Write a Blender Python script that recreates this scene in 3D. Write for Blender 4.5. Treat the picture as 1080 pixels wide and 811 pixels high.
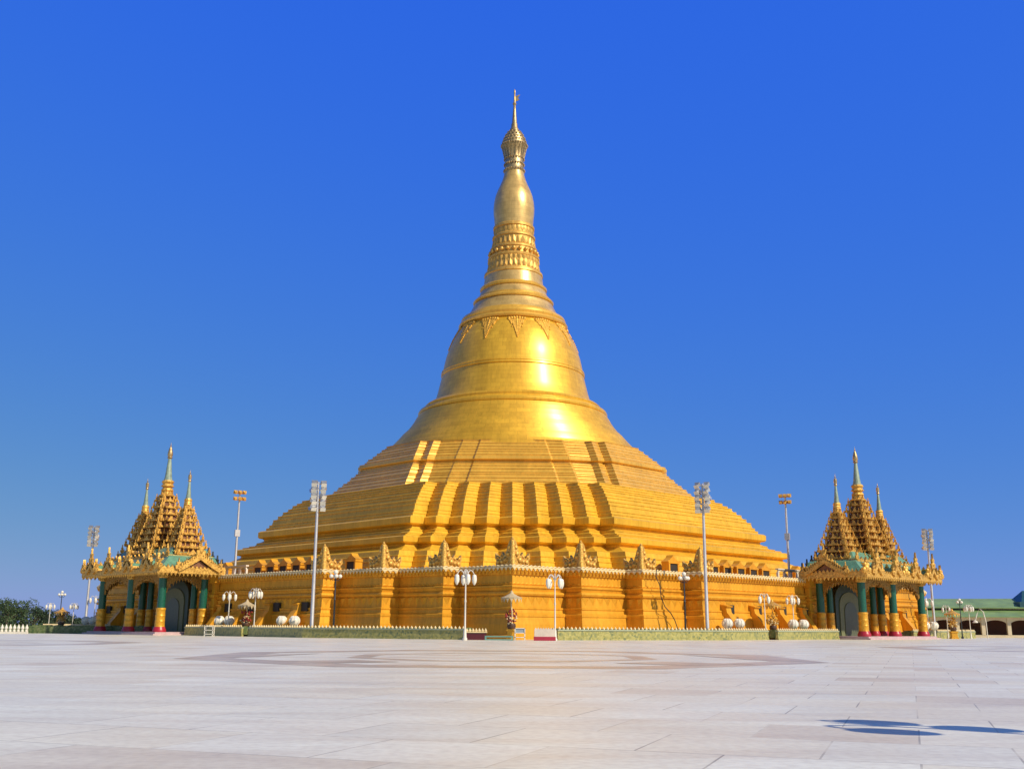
import bpy, math, random
from mathutils import Vector, Matrix
random.seed(7)
PI = math.pi; R2 = math.sqrt(2)
sc = bpy.context.scene
for o in list(bpy.data.objects): bpy.data.objects.remove(o)
COL = sc.collection

# ------------------------------------------------------------------ camera
cd = bpy.data.cameras.new('camera'); cam = bpy.data.objects.new('camera', cd); COL.objects.link(cam)
cd.sensor_width = 36.0; cd.lens = 1100.0 / 1080.0 * 36.0; cd.clip_end = 9000; cd.clip_start = 0.1
CAMH = 1.14
cam.matrix_world = (Matrix.Translation((0, 0, CAMH)) @ Matrix.Rotation(math.radians(90 + 13.076), 4, 'X')
                    @ Matrix.Rotation(0.0063, 4, 'Z'))
sc.camera = cam
# ------------------------------------------------------------------ sky, sun, exposure
SUN_AZ = math.radians(54)      # right of the direction straight behind the camera
SUN_EL = math.radians(38)
sdir = Vector((math.sin(SUN_AZ) * math.cos(SUN_EL), -math.cos(SUN_AZ) * math.cos(SUN_EL), math.sin(SUN_EL)))
W = bpy.data.worlds.new('World'); sc.world = W; W.use_nodes = True
nt = W.node_tree; nt.nodes.clear()
wo = nt.nodes.new('ShaderNodeOutputWorld'); bg = nt.nodes.new('ShaderNodeBackground')
sky = nt.nodes.new('ShaderNodeTexSky'); sky.sky_type = 'NISHITA'; sky.sun_disc = False
sky.sun_elevation = SUN_EL; sky.sun_rotation = math.radians(180 - 54)
sky.altitude = 100; sky.air_density = 1.0; sky.dust_density = 0.3; sky.ozone_density = 5.0
# the photograph's deep saturated sky: the sky texture's channels regraded (flatter green, near-constant blue)
sep = nt.nodes.new('ShaderNodeSeparateColor'); comb = nt.nodes.new('ShaderNodeCombineColor')
nt.links.new(sky.outputs[0], sep.inputs[0])
def mth(op, a, b_, c_=None):
    m_ = nt.nodes.new('ShaderNodeMath'); m_.operation = op
    for k_, v_ in enumerate((a, b_, c_)):
        if v_ is None: continue
        if isinstance(v_, float): m_.inputs[k_].default_value = v_
        else: nt.links.new(v_, m_.inputs[k_])
    return m_.outputs[0]
nt.links.new(mth('MULTIPLY', sep.outputs[0], .37), comb.inputs[0])
nt.links.new(mth('MULTIPLY', mth('POWER', sep.outputs[1], .55), 1.15), comb.inputs[1])
nt.links.new(mth('MAXIMUM', mth('MULTIPLY_ADD', sep.outputs[2], -.30, 8.4), .5), comb.inputs[2])
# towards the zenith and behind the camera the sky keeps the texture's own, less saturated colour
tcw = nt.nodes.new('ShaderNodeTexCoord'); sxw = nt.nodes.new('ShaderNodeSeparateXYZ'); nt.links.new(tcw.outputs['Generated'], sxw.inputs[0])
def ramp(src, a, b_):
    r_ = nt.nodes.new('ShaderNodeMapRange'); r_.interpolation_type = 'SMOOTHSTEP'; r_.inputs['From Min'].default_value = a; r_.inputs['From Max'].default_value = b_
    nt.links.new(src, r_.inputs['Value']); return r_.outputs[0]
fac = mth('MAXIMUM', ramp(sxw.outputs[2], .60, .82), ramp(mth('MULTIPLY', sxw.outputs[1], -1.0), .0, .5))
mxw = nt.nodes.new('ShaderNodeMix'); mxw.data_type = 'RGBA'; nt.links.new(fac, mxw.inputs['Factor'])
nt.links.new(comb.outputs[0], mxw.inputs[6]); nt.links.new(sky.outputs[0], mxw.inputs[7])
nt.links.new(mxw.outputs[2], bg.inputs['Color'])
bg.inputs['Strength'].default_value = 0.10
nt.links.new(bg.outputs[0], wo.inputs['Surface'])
sl = bpy.data.lights.new('sun', 'SUN'); sl.energy = 4.8; sl.angle = math.radians(0.5); sl.color = (1.0, 0.87, 0.66)
so = bpy.data.objects.new('sun', sl); COL.objects.link(so)
so.rotation_euler = sdir.to_track_quat('Z', 'Y').to_euler(); so.location = (60, -40, 60)
sc.view_settings.view_transform = 'Standard'; sc.view_settings.look = 'None'
sc.view_settings.gamma = 1.0; sc.view_settings.exposure = 0.0; sc.view_settings.use_curve_mapping = False
sc.render.engine = 'CYCLES'

# ------------------------------------------------------------------ helpers
def mat(name, col, rough=.5, metal=0., var=.12, scale=1.2, bump=0., bscale=8., col2=None, spec=.5, streak=False, tint=None, grime=0., plates=0., coat=0.):
    m = bpy.data.materials.new(name); m.use_nodes = True
    n = m.node_tree.nodes; l = m.node_tree.links
    b = n['Principled BSDF']
    b.inputs['Roughness'].default_value = rough; b.inputs['Metallic'].default_value = metal
    b.inputs['Specular IOR Level'].default_value = spec
    if coat: b.inputs['Coat Weight'].default_value = coat; b.inputs['Coat Roughness'].default_value = .27
    if tint: b.inputs['Specular Tint'].default_value = (*tint, 1)
    tc = n.new('ShaderNodeTexCoord'); mp = n.new('ShaderNodeMapping')
    l.new(tc.outputs['Object'], mp.inputs['Vector'])
    if streak: mp.inputs['Scale'].default_value = (1, 1, .15)
    nz = n.new('ShaderNodeTexNoise'); nz.inputs['Scale'].default_value = scale; nz.inputs['Detail'].default_value = 6
    nz.inputs['Roughness'].default_value = .65
    l.new(mp.outputs[0], nz.inputs['Vector'])
    rp = n.new('ShaderNodeValToRGB'); rp.color_ramp.elements[0].position = .3; rp.color_ramp.elements[1].position = .7
    c2 = col2 if col2 else tuple(max(0, c * (1 - var * 1.6)) for c in col)
    c1 = tuple(min(1, c * (1 + var * .6)) for c in col)
    rp.color_ramp.elements[0].color = (*c2, 1); rp.color_ramp.elements[1].color = (*c1, 1)
    l.new(nz.outputs['Fac'], rp.inputs['Fac']); colout = rp.outputs['Color']
    def mul(a_, b_):
        mx = n.new('ShaderNodeMix'); mx.data_type = 'RGBA'; mx.blend_type = 'MULTIPLY'; mx.inputs['Factor'].default_value = 1
        l.new(a_, mx.inputs[6]); l.new(b_, mx.inputs[7]); return mx.outputs[2]
    if grime:
        m2 = n.new('ShaderNodeMapping'); m2.inputs['Scale'].default_value = (2.2, 2.2, .22); l.new(tc.outputs['Object'], m2.inputs['Vector'])
        g1 = n.new('ShaderNodeTexNoise'); g1.inputs['Scale'].default_value = 1.; g1.inputs['Detail'].default_value = 9; g1.inputs['Roughness'].default_value = .7; l.new(m2.outputs[0], g1.inputs['Vector'])
        r1 = n.new('ShaderNodeValToRGB'); r1.color_ramp.elements[0].position = .36; r1.color_ramp.elements[0].color = (1-grime, 1-grime*1.05, 1-grime*1.1, 1); r1.color_ramp.elements[1].position = .58
        l.new(g1.outputs['Fac'], r1.inputs['Fac']); colout = mul(colout, r1.outputs['Color'])
    pl_bump = None
    if plates:
        sx = n.new('ShaderNodeSeparateXYZ'); l.new(tc.outputs['Object'], sx.inputs[0])
        at2 = n.new('ShaderNodeMath'); at2.operation = 'ARCTAN2'; l.new(sx.outputs[0], at2.inputs[0]); l.new(sx.outputs[1], at2.inputs[1])
        ml = n.new('ShaderNodeMath'); ml.operation = 'MULTIPLY'; ml.inputs[1].default_value = plates; l.new(at2.outputs[0], ml.inputs[0])
        cb = n.new('ShaderNodeCombineXYZ'); l.new(ml.outputs[0], cb.inputs[0]); l.new(sx.outputs[2], cb.inputs[1])
        bk = n.new('ShaderNodeTexBrick'); bk.inputs['Scale'].default_value = 1; bk.inputs['Brick Width'].default_value = 1.5; bk.inputs['Row Height'].default_value = .7; bk.inputs['Mortar Size'].default_value = .02
        bk.inputs['Color1'].default_value = (.84, .82, .80, 1); bk.inputs['Color2'].default_value = (1, 1, 1, 1); bk.inputs['Mortar'].default_value = (.72, .68, .62, 1)
        l.new(cb.outputs[0], bk.inputs['Vector']); colout = mul(colout, bk.outputs['Color']); pl_bump = bk.outputs['Fac']
    l.new(colout, b.inputs['Base Color'])
    mr = n.new('ShaderNodeMapRange'); mr.inputs['To Min'].default_value = max(.03, rough - .08); mr.inputs['To Max'].default_value = min(1, rough + .1)
    l.new(nz.outputs['Fac'], mr.inputs['Value']); l.new(mr.outputs[0], b.inputs['Roughness'])
    if bump:
        n2 = n.new('ShaderNodeTexNoise'); n2.inputs['Scale'].default_value = bscale; n2.inputs['Detail'].default_value = 4
        l.new(tc.outputs['Object'], n2.inputs['Vector'])
        bp = n.new('ShaderNodeBump'); bp.inputs['Strength'].default_value = bump; bp.inputs['Distance'].default_value = .06
        l.new(n2.outputs['Fac'], bp.inputs['Height']); l.new(bp.outputs[0], b.inputs['Normal'])
    return m

class MB:
    def __init__(s): s.v = []; s.f = []
    def add(s, vs, fs, M=None):
        o = len(s.v)
        s.v += [tuple(M @ Vector(p)) if M else tuple(p) for p in vs]
        s.f += [tuple(i + o for i in f) for f in fs]
        return s
    def box(s, x0, x1, y0, y1, z0, z1, M=None):
        return s.add([(x0,y0,z0),(x1,y0,z0),(x1,y1,z0),(x0,y1,z0),(x0,y0,z1),(x1,y0,z1),(x1,y1,z1),(x0,y1,z1)],
              [(0,3,2,1),(4,5,6,7),(0,1,5,4),(1,2,6,5),(2,3,7,6),(3,0,4,7)], M)
    def frust(s, cx, cy, hx0, hy0, z0, hx1, hy1, z1, M=None):
        v = [(cx-hx0,cy-hy0,z0),(cx+hx0,cy-hy0,z0),(cx+hx0,cy+hy0,z0),(cx-hx0,cy+hy0,z0),
             (cx-hx1,cy-hy1,z1),(cx+hx1,cy-hy1,z1),(cx+hx1,cy+hy1,z1),(cx-hx1,cy+hy1,z1)]
        return s.add(v, [(0,3,2,1),(4,5,6,7),(0,1,5,4),(1,2,6,5),(2,3,7,6),(3,0,4,7)], M)
    def lathe(s, prof, n=24, c=(0,0,0), M=None, a0=0.):
        vs = []; fs = []
        for (r, z) in prof:
            for i in range(n):
                a = a0 + 2*PI*i/n; vs.append((c[0]+r*math.cos(a), c[1]+r*math.sin(a), c[2]+z))
        for j in range(len(prof)-1):
            for i in range(n):
                k = (i+1) % n
                fs.append((j*n+i, j*n+k, (j+1)*n+k, (j+1)*n+i))
        fs.append(tuple(range(n))[::-1]); fs.append(tuple((len(prof)-1)*n+i for i in range(n)))
        return s.add(vs, fs, M)
    def tube(s, pts, r, n=8, M=None):
        pts = [Vector(p) for p in pts]; rs = r if isinstance(r, (list, tuple)) else [r]*len(pts)
        vs = []; fs = []
        for j, p in enumerate(pts):
            d = (pts[min(j+1, len(pts)-1)] - pts[max(j-1, 0)]).normalized()
            u = d.cross(Vector((0, 0, 1)) if abs(d.z) < .9 else Vector((1, 0, 0))).normalized(); w = d.cross(u)
            for i in range(n):
                a = 2*PI*i/n; vs.append(tuple(p + u*(rs[j]*math.cos(a)) + w*(rs[j]*math.sin(a))))
        for j in range(len(pts)-1):
            for i in range(n):
                k = (i+1) % n; fs.append((j*n+i, j*n+k, (j+1)*n+k, (j+1)*n+i))
        fs.append(tuple(range(n))[::-1]); fs.append(tuple((len(pts)-1)*n+i for i in range(n)))
        return s.add(vs, fs, M)
    def ball(s, c, r, n=10, m=6, sz=1., M=None):
        prof = [(max(1e-3, r*math.sin(PI*j/m)), -r*sz*math.cos(PI*j/m)) for j in range(m+1)]
        return s.lathe(prof, n, c, M)
    def prism(s, poly, t, M=None):      # poly in local xz, thickness t along y
        n = len(poly)
        vs = [(x, -t/2, z) for x, z in poly] + [(x, t/2, z) for x, z in poly]
        fs = [tuple(range(n)), tuple(range(n, 2*n))[::-1]] + [(i, i+n, (i+1) % n + n, (i+1) % n) for i in range(n)]
        return s.add(vs, fs, M)
    def loft(s, rings, cap0=False, cap1=False, M=None):
        n = len(rings[0]); vs = [p for r in rings for p in r]; fs = []
        for j in range(len(rings)-1):
            for i in range(n):
                k = (i+1) % n; fs.append((j*n+i, j*n+k, (j+1)*n+k, (j+1)*n+i))
        if cap0: fs.append(tuple(range(n))[::-1])
        if cap1: fs.append(tuple((len(rings)-1)*n+i for i in range(n)))
        return s.add(vs, fs, M)
    def build(s, name, m, parent=None, smooth=None, fix=True):
        me = bpy.data.meshes.new(name); me.from_pydata(s.v, [], s.f); me.update()
        if fix:
            import bmesh
            bm = bmesh.new(); bm.from_mesh(me); bmesh.ops.recalc_face_normals(bm, faces=bm.faces); bm.to_mesh(me); bm.free()
        if smooth:
            me.polygons.foreach_set('use_smooth', [True]*len(me.polygons)); me.set_sharp_from_angle(angle=math.radians(smooth))
        me.materials.append(m)
        o = bpy.data.objects.new(name, me); COL.objects.link(o)
        if parent: o.parent = parent
        return o
def T(x, y, z=0, rz=0, s=1.): return Matrix.Translation((x, y, z)) @ Matrix.Rotation(rz, 4, 'Z') @ Matrix.Scale(s, 4)
def empty(name, loc, rz=0.):
    o = bpy.data.objects.new(name, None); COL.objects.link(o); o.location = loc; o.rotation_euler = (0, 0, rz)
    o.empty_display_size = .3; return o
def tag(o, label, cat, group=None):
    o['label'] = label; o['category'] = cat
    if group: o['group'] = group
    return o
def kind(o, k='structure'): o['kind'] = k; return o
def copy_tree(o, parent=None):
    c = o.copy(); COL.objects.link(c); c.parent = parent
    for ch in list(o.children): copy_tree(ch, c)
    return c
X0 = 0.15; ZC = 172.0
def P(a, b, h=0.): return Vector(((b-a)/R2 + X0, ZC-(a+b)/R2, h))     # pagoda frame -> world
def at(px, Z, h=0.):   # ground point by bearing (photo pixel column measured on the ground line)
    return Vector(((px-540)/1129.0*Z, Z, h))
ROT = math.radians(225)

# ------------------------------------------------------------------ materials
GT = (1., .80, .50)
GOLD = mat('gold_paint', (.80, .385, .035), .42, .18, .13, .35, .06, 3., streak=True, tint=GT, spec=.3, grime=.20)
GOLDB = mat('gold_body', (.84, .49, .045), .40, .2, .13, .35, .06, 3., streak=True, tint=GT, spec=.35, grime=.18)
GOLDT = mat('gold_tier', (.84, .48, .07), .32, .28, .12, .4, .05, 2., streak=True, tint=GT, spec=.4, grime=.16, coat=.5)
BELL = mat('bell_gold', (.90, .52, .045), .42, .34, .12, .35, .03, 1.5, streak=True, tint=GT, spec=.6, grime=.14, plates=12., coat=.35)
PALE = mat('pale_gold', (.80, .54, .19), .34, .4, .14, .6, .05, 3., tint=(1., .85, .6), grime=.12, plates=5., coat=.3)
CARV = mat('carved_gold', (.80, .48, .11), .42, .35, .35, 4.5, .6, 9., col2=(.34, .17, .035), tint=GT)
CREAM = mat('cream_trim', (.78, .62, .34), .55, .0, .15, 3.)
WHITE = mat('white_paint', (.70, .66, .58), .45, 0, .08, 2.)
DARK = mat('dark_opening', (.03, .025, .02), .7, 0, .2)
TEAL = mat('teal_roof', (.13, .30, .20), .4, 0, .2, 2., .2, 12.)
TEALP = mat('pale_teal', (.26, .34, .26), .5, .0, .25, 3.)
GREENC = mat('green_mosaic', (.010, .11, .07), .28, 0, .3, 12., .2, 30.)
YELC = mat('yellow_mosaic', (.78, .39, .03), .35, .3, .2, 8., .2, 20.)
REDB = mat('red_base', (.42, .02, .04), .35, 0, .15, 6.)
SOFF = mat('brown_soffit', (.22, .09, .04), .6, 0, .2, 4.)
METAL = mat('galvanised_pole', (.58, .57, .58), .4, .5, .1)
LAMPM = mat('lamp_housing', (.55, .57, .62), .3, .7, .15, 6.)
BLACKM = mat('dark_pole', (.03, .04, .05), .4, .2, .1)
GLASS = mat('lamp_glass', (.80, .76, .66), .15, 0, .03)
CANOPY = None

def poly_edges(poly):
    n = len(poly); return [(poly[i], poly[(i+1) % n]) for i in range(n)]
def quad4(q):                       # repeat a corner's list of (a,b) points round the four corners
    out = []
    for k in range(4):
        for a, b in q:
            for _ in range(k): a, b = -b, a
            out.append((a, b))
    return out
def ring(poly, h): return [(a, b, h) for a, b in poly]
def offset(poly, d):                # rectilinear mitre offset, poly counter-clockwise
    n = len(poly); out = []
    for i in range(n):
        p0 = Vector(poly[i-1]); p = Vector(poly[i]); p1 = Vector(poly[(i+1) % n])
        e0 = (p-p0).normalized(); e1 = (p1-p).normalized()
        n0 = Vector((e0.y, -e0.x)); n1 = Vector((e1.y, -e1.x))
        out.append((p.x+d*(n0.x+n1.x), p.y+d*(n0.y+n1.y)))
    return out

# ------------------------------------------------------------------ ground
def plaza_mat():
    m = bpy.data.materials.new('plaza_marble'); m.use_nodes = True
    n = m.node_tree.nodes; l = m.node_tree.links; b = n['Principled BSDF']
    tc = n.new('ShaderNodeTexCoord'); mp = n.new('ShaderNodeMapping'); mp.inputs['Rotation'].default_value = (0, 0, math.radians(20.5))
    l.new(tc.outputs['Object'], mp.inputs['Vector'])
    bt = n.new('ShaderNodeTexBrick'); bt.offset = .5; bt.inputs['Scale'].default_value = 1.0
    bt.inputs['Brick Width'].default_value = 1.7; bt.inputs['Row Height'].default_value = 1.7; bt.inputs['Mortar Size'].default_value = .012
    bt.inputs['Mortar Smooth'].default_value = .3
    bt.inputs['Color1'].default_value = (.0, .0, .0, 1); bt.inputs['Color2'].default_value = (1, 1, 1, 1); bt.inputs['Mortar'].default_value = (.5, .5, .5, 1)
    l.new(mp.outputs[0], bt.inputs['Vector'])
    rp = n.new('ShaderNodeValToRGB'); e = rp.color_ramp.elements
    e[0].position = 0; e[0].color = (.68, .62, .50, 1); e[1].position = 1; e[1].color = (.83, .83, .73, 1)
    for p, c in ((.25, (.80, .79, .68)), (.5, (.78, .755, .63)), (.75, (.76, .765, .68))):
        q = e.new(p); q.color = (*c, 1)
    l.new(bt.outputs['Color'], rp.inputs['Fac'])
    # veins and stains
    mp2 = n.new('ShaderNodeMapping'); mp2.inputs['Scale'].default_value = (.25, 1.1, 1); l.new(tc.outputs['Object'], mp2.inputs['Vector'])
    nz = n.new('ShaderNodeTexNoise'); nz.inputs['Scale'].default_value = .8; nz.inputs['Detail'].default_value = 8; nz.inputs['Roughness'].default_value = .62
    nz.inputs['Distortion'].default_value = .7; l.new(mp2.outputs[0], nz.inputs['Vector'])
    r2 = n.new('ShaderNodeValToRGB'); r2.color_ramp.elements[0].position = .32; r2.color_ramp.elements[0].color = (.84, .77, .71, 1)
    r2.color_ramp.elements[1].position = .62; r2.color_ramp.elements[1].color = (1, 1, 1, 1)
    l.new(nz.outputs['Fac'], r2.inputs['Fac'])
    mx = n.new('ShaderNodeMix'); mx.data_type = 'RGBA'; mx.blend_type = 'MULTIPLY'; mx.inputs['Factor'].default_value = .8
    l.new(rp.outputs['Color'], mx.inputs[6]); l.new(r2.outputs['Color'], mx.inputs[7])
    n3 = n.new('ShaderNodeTexNoise'); n3.inputs['Scale'].default_value = 9; n3.inputs['Detail'].default_value = 8; l.new(tc.outputs['Object'], n3.inputs['Vector'])
    r3 = n.new('ShaderNodeValToRGB'); r3.color_ramp.elements[0].position = .35; r3.color_ramp.elements[0].color = (.86, .84, .83, 1); r3.color_ramp.elements[1].position = .6
    l.new(n3.outputs['Fac'], r3.inputs['Fac'])
    m3 = n.new('ShaderNodeMix'); m3.data_type = 'RGBA'; m3.blend_type = 'MULTIPLY'; m3.inputs['Factor'].default_value = .8
    l.new(mx.outputs[2], m3.inputs[6]); l.new(r3.outputs['Color'], m3.inputs[7])
    # joints, broken up so some read and some vanish
    nj = n.new('ShaderNodeTexNoise'); nj.inputs['Scale'].default_value = .55; l.new(tc.outputs['Object'], nj.inputs['Vector'])
    rj = n.new('ShaderNodeMapRange'); rj.inputs['From Min'].default_value = .42; rj.inputs['From Max'].default_value = .6; rj.inputs['To Min'].default_value = .12; rj.inputs['To Max'].default_value = .65
    l.new(nj.outputs['Fac'], rj.inputs['Value'])
    mm = n.new('ShaderNodeMath'); mm.operation = 'MULTIPLY'; l.new(bt.outputs['Fac'], mm.inputs[0]); l.new(rj.outputs[0], mm.inputs[1])
    m4 = n.new('ShaderNodeMix'); m4.data_type = 'RGBA'; m4.inputs[7].default_value = (.13, .11, .09, 1)
    l.new(mm.outputs[0], m4.inputs['Factor']); l.new(m3.outputs[2], m4.inputs[6])
    l.new(m4.outputs[2], b.inputs['Base Color'])
    rr = n.new('ShaderNodeMapRange'); rr.inputs['To Min'].default_value = .3; rr.inputs['To Max'].default_value = .5
    l.new(nz.outputs['Fac'], rr.inputs['Value']); l.new(rr.outputs[0], b.inputs['Roughness'])
    b.inputs['Specular IOR Level'].default_value = .22
    bp = n.new('ShaderNodeBump'); bp.inputs['Strength'].default_value = .25; bp.inputs['Distance'].default_value = .01
    l.new(n3.outputs['Fac'], bp.inputs['Height']); l.new(bp.outputs[0], b.inputs['Normal'])
    return m
PLAZA = plaza_mat()
INLAY = mat('brown_marble', (.60, .50, .36), .3, 0, .2, .7, spec=.35)
GRASS = mat('grass', (.06, .09, .03), .9, 0, .3, .1)
g = MB(); g.add([(-4000,-400,0),(4000,-400,0),(4000,6000,0),(-4000,6000,0)], [(0,1,2,3)]); kind(g.build('ground', GRASS))
g = MB(); g.add([(-220,-30,.004),(220,-30,.004),(220,330,.004),(-220,330,.004)], [(0,1,2,3)]); kind(g.build('plaza', PLAZA))
# inlaid brown marble figures (octagonal stars set flat in the plaza)
def ringpoly(mb, cx, cy, r, w, n=8, a0=PI/8, sy=1., z=.008):
    o = [(cx+r*math.cos(a0+2*PI*i/n), cy+sy*r*math.sin(a0+2*PI*i/n)) for i in range(n)]
    i_ = [(cx+(r-w)*math.cos(a0+2*PI*i/n), cy+sy*(r-w)*math.sin(a0+2*PI*i/n)) for i in range(n)]
    for k in range(n):
        j = (k+1) % n; mb.add([(*o[k],z),(*o[j],z),(*i_[j],z),(*i_[k],z)], [(0,1,2,3)])
il = MB()
def flat(mb, pts, z=.012): mb.add([(x, y, z) for x, y in pts], [tuple(range(len(pts)))])
def gp(px, py):        # photo pixel on the ground -> ground xy (only used to lay out the big star's corners at design time)
    return px, py
for args in ((-.3, 42, 12.3, 2.0), (-.3, 42, 6.2, .9)): ringpoly(il, *args)
flat(il, [(-11.4, 37.4), (-9.3, 40.0), (-7.9, 45.5), (-10.2, 42.0)])
flat(il, [(-7.8, 35.3), (-5.2, 36.9), (-3.6, 35.3), (-5.4, 33.9)]); flat(il, [(3.4, 35.3), (5.2, 37.0), (8.0, 35.2), (5.6, 33.7)])
flat(il, [(11.0, 37.6), (9.0, 40.0), (7.4, 46.5), (9.8, 42.2)])
for sx in (-1, 1):
    ringpoly(il, sx*34.5, 66, 11.5, 2.2); ringpoly(il, sx*34.5, 66, 6.0, .6, 4, 0)
kind(il.build('plaza_inlay', INLAY, fix=False))

# ------------------------------------------------------------------ the pagoda
pag = empty('golden_pagoda', (X0, ZC, 0), ROT)
tag(pag, 'huge golden bell-shaped stupa with stepped terraces and tall spire in the centre', 'pagoda')

# terrace wall plan: one corner in (a,b), counter-clockwise seen from above
AC = 50.9; s1, s2, s3, e = 7.35, 6.8, 7.2, 2.17
half = [(AC+3*e, AC-s1-s2-s3), (AC+2*e, AC-s1-s2-s3), (AC+2*e, AC-s1-s2), (AC+e, AC-s1-s2), (AC+e, AC-s1), (AC, AC-s1), (AC, AC)]
corner = half + [(b, a) for a, b in half[:-1]][::-1]
farL = [(-44,-44), (45,-44), (45,-38), (AC,-38), (AC,-32.5), (AC+e,-32.5), (AC+e,-27), (AC+2*e,-27), (AC+2*e,-22), (AC+3*e,-22)]
WALL = corner + [(b, a) for a, b in farL[1:]][::-1] + farL
wp = [(.95, 0), (.95, .35), (.80, .5), (.72, 1.4), (.55, 2.05), (.62, 2.1), (.62, 2.3), (.42, 2.45), (.34, 2.75), (.42, 2.8), (.42, 2.95), (.22, 3.0),
      (.16, 4.02), (.36, 4.08), (.44, 4.25), (.36, 4.4), (.2, 4.5), (.3, 4.75), (.42, 4.8), (.42, 4.95), (.1, 5.05), (.05, 5.95), (.2, 6.0), (.34, 6.3), (.5, 6.42), (.5, 6.60)]
mb = MB(); mb.loft([ring(offset(WALL, d), h) for d, h in wp], cap1=True)
tw = mb.build('terrace_wall', GOLD, pag)
def along(mb, poly, hh, w, fn):
    for p, q in poly_edges(poly):
        p = Vector(p); q = Vector(q); L = (q-p).length; n = max(1, int(L/w)); d = (q-p)/L; nr = Vector((d.y, -d.x))
        for i in range(n):
            c = p + d*(L*(i+.5)/n); fn(mb, c, d, nr, L/n)
def petal_down(h0, h1, dep):
    def fn(mb, c, d, nr, w):
        w *= .46
        a = c-d*w; b = c+d*w
        mb.add([(a.x,a.y,h1),(b.x,b.y,h1),(c.x,c.y,h0),(c.x+nr.x*dep,c.y+nr.y*dep,h1-.06)], [(0,3,1),(0,2,3),(2,1,3),(0,1,2)])
    return fn
def petal_up(h0, h1, dep):
    def fn(mb, c, d, nr, w):
        w *= .48; i = c-nr*.12; o = c+nr*dep
        m0 = c-d*w; m1 = c+d*w
        hm = h0+(h1-h0)*.55
        mb.add([(m0.x,m0.y,h0),(m1.x,m1.y,h0),(m1.x,m1.y,hm),(c.x,c.y,h1),(m0.x,m0.y,hm),(o.x,o.y,h0+.1),(i.x,i.y,h0)],
               [(0,1,5),(1,2,5),(2,3,5),(3,4,5),(4,0,5),(1,0,6),(2,1,6),(3,2,6),(4,3,6),(0,4,6)])
    return fn
mb = MB(); along(mb, offset(WALL, .40), 0, .52, petal_down(5.98, 6.42, .2))
mb.build('hanging_petal_trim', GOLD, tw)
mb = MB(); o1 = offset(WALL, .56); o0 = offset(WALL, .2)
mb.loft([ring(o0, 6.605), ring(o1, 6.605), ring(o1, 6.72), ring(o0, 6.72), ring(o0, 6.605)])
along(mb, offset(WALL, .5), 0, .55, petal_up(6.72, 6.92, .12)); along(mb, offset(WALL, .562), 0, .55, petal_down(6.34, 6.66, .08))
mb.build('cornice', CREAM, tw)
mb = MB(); along(mb, offset(WALL, .19), 0, 1.05, petal_down(3.1, 3.95, .17)); along(mb, offset(WALL, .14), 0, .55, petal_up(5.08, 5.3, .06))
mb.build('petal_relief', GOLD, tw)
# buttresses and clerestory openings of the long walls
AW = AC+3*e
def per_face(fn):
    for k in range(4):
        M = Matrix.Rotation(k*PI/2, 4, 'Z'); fn(k, M)
def butt(k, M):
    if k == 2 or k == 3: return        # the two far sides are never seen
    for s in (1, -1):
        for b in (10.4, 15.4, 20.6, 26.0):
            if b > 21 and (s < 0) == (k == 0): continue
            q = MB(); B = M @ T(AW, s*b)
            q.prism([(.1, 0), (2.9, 0), (2.9, .45), (2.5, .8), (1.1, 2.6), (.95, 2.75), (.85, 3.3), (.2, 3.45), (.1, 3.45)], .9, B)
            q.prism([(.15, 3.45), (1.0, 3.3), (1.06, 3.42), (.2, 3.62)], 1.1, B)
            bt = q.build('buttress', GOLD, tw)
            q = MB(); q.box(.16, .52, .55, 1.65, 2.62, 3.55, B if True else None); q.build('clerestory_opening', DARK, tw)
per_face(butt)

# corner crowns on the terrace wall
def crown_bm():
    q = MB()
    wing = [(.0, 0), (2.0, 0), (2.15, .35), (2.0, .55), (2.25, .85), (2.2, 1.35), (1.9, 1.0), (1.65, .8), (1.35, .95), (1.3, 1.4), (1.05, 1.0), (.8, 1.15),
            (.62, 1.6), (.48, 2.0), (.3, 2.4), (0, 2.6)]
    for r in (PI, 3*PI/2):                        # wings run back along both walls from the corner
        M = T(0, 0, 0, r); q.prism(wing, .3, M)
        for (x, z, rr) in ((1.75,.45,.26),(1.25,.5,.26),(.8,.65,.3),(1.9,.95,.18),(.45,1.2,.26),(.3,1.8,.2),(1.3,.95,.18)):
            q.ball((x, -.12 if r == PI else .12, z), rr, 8, 5, 1, M); q.ball((x, .12 if r == PI else -.12, z), rr*.8, 8, 5, 1, M)
        for i in range(14):
            q.ball((random.uniform(.2,2), random.choice((-.16,.16)), random.uniform(.1,.75)), random.uniform(.06,.13), 6, 4, 1, M)
    q.lathe([(.34,0),(.36,.5),(.26,.9),(.3,1.5),(.2,2.0),(.22,2.35),(.12,2.5),(.15,2.6),(.03,2.8)], 10)
    return q
CR = crown_bm().build('corner_crown', CARV, pag, 40)
n = len(WALL); first = True
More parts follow.
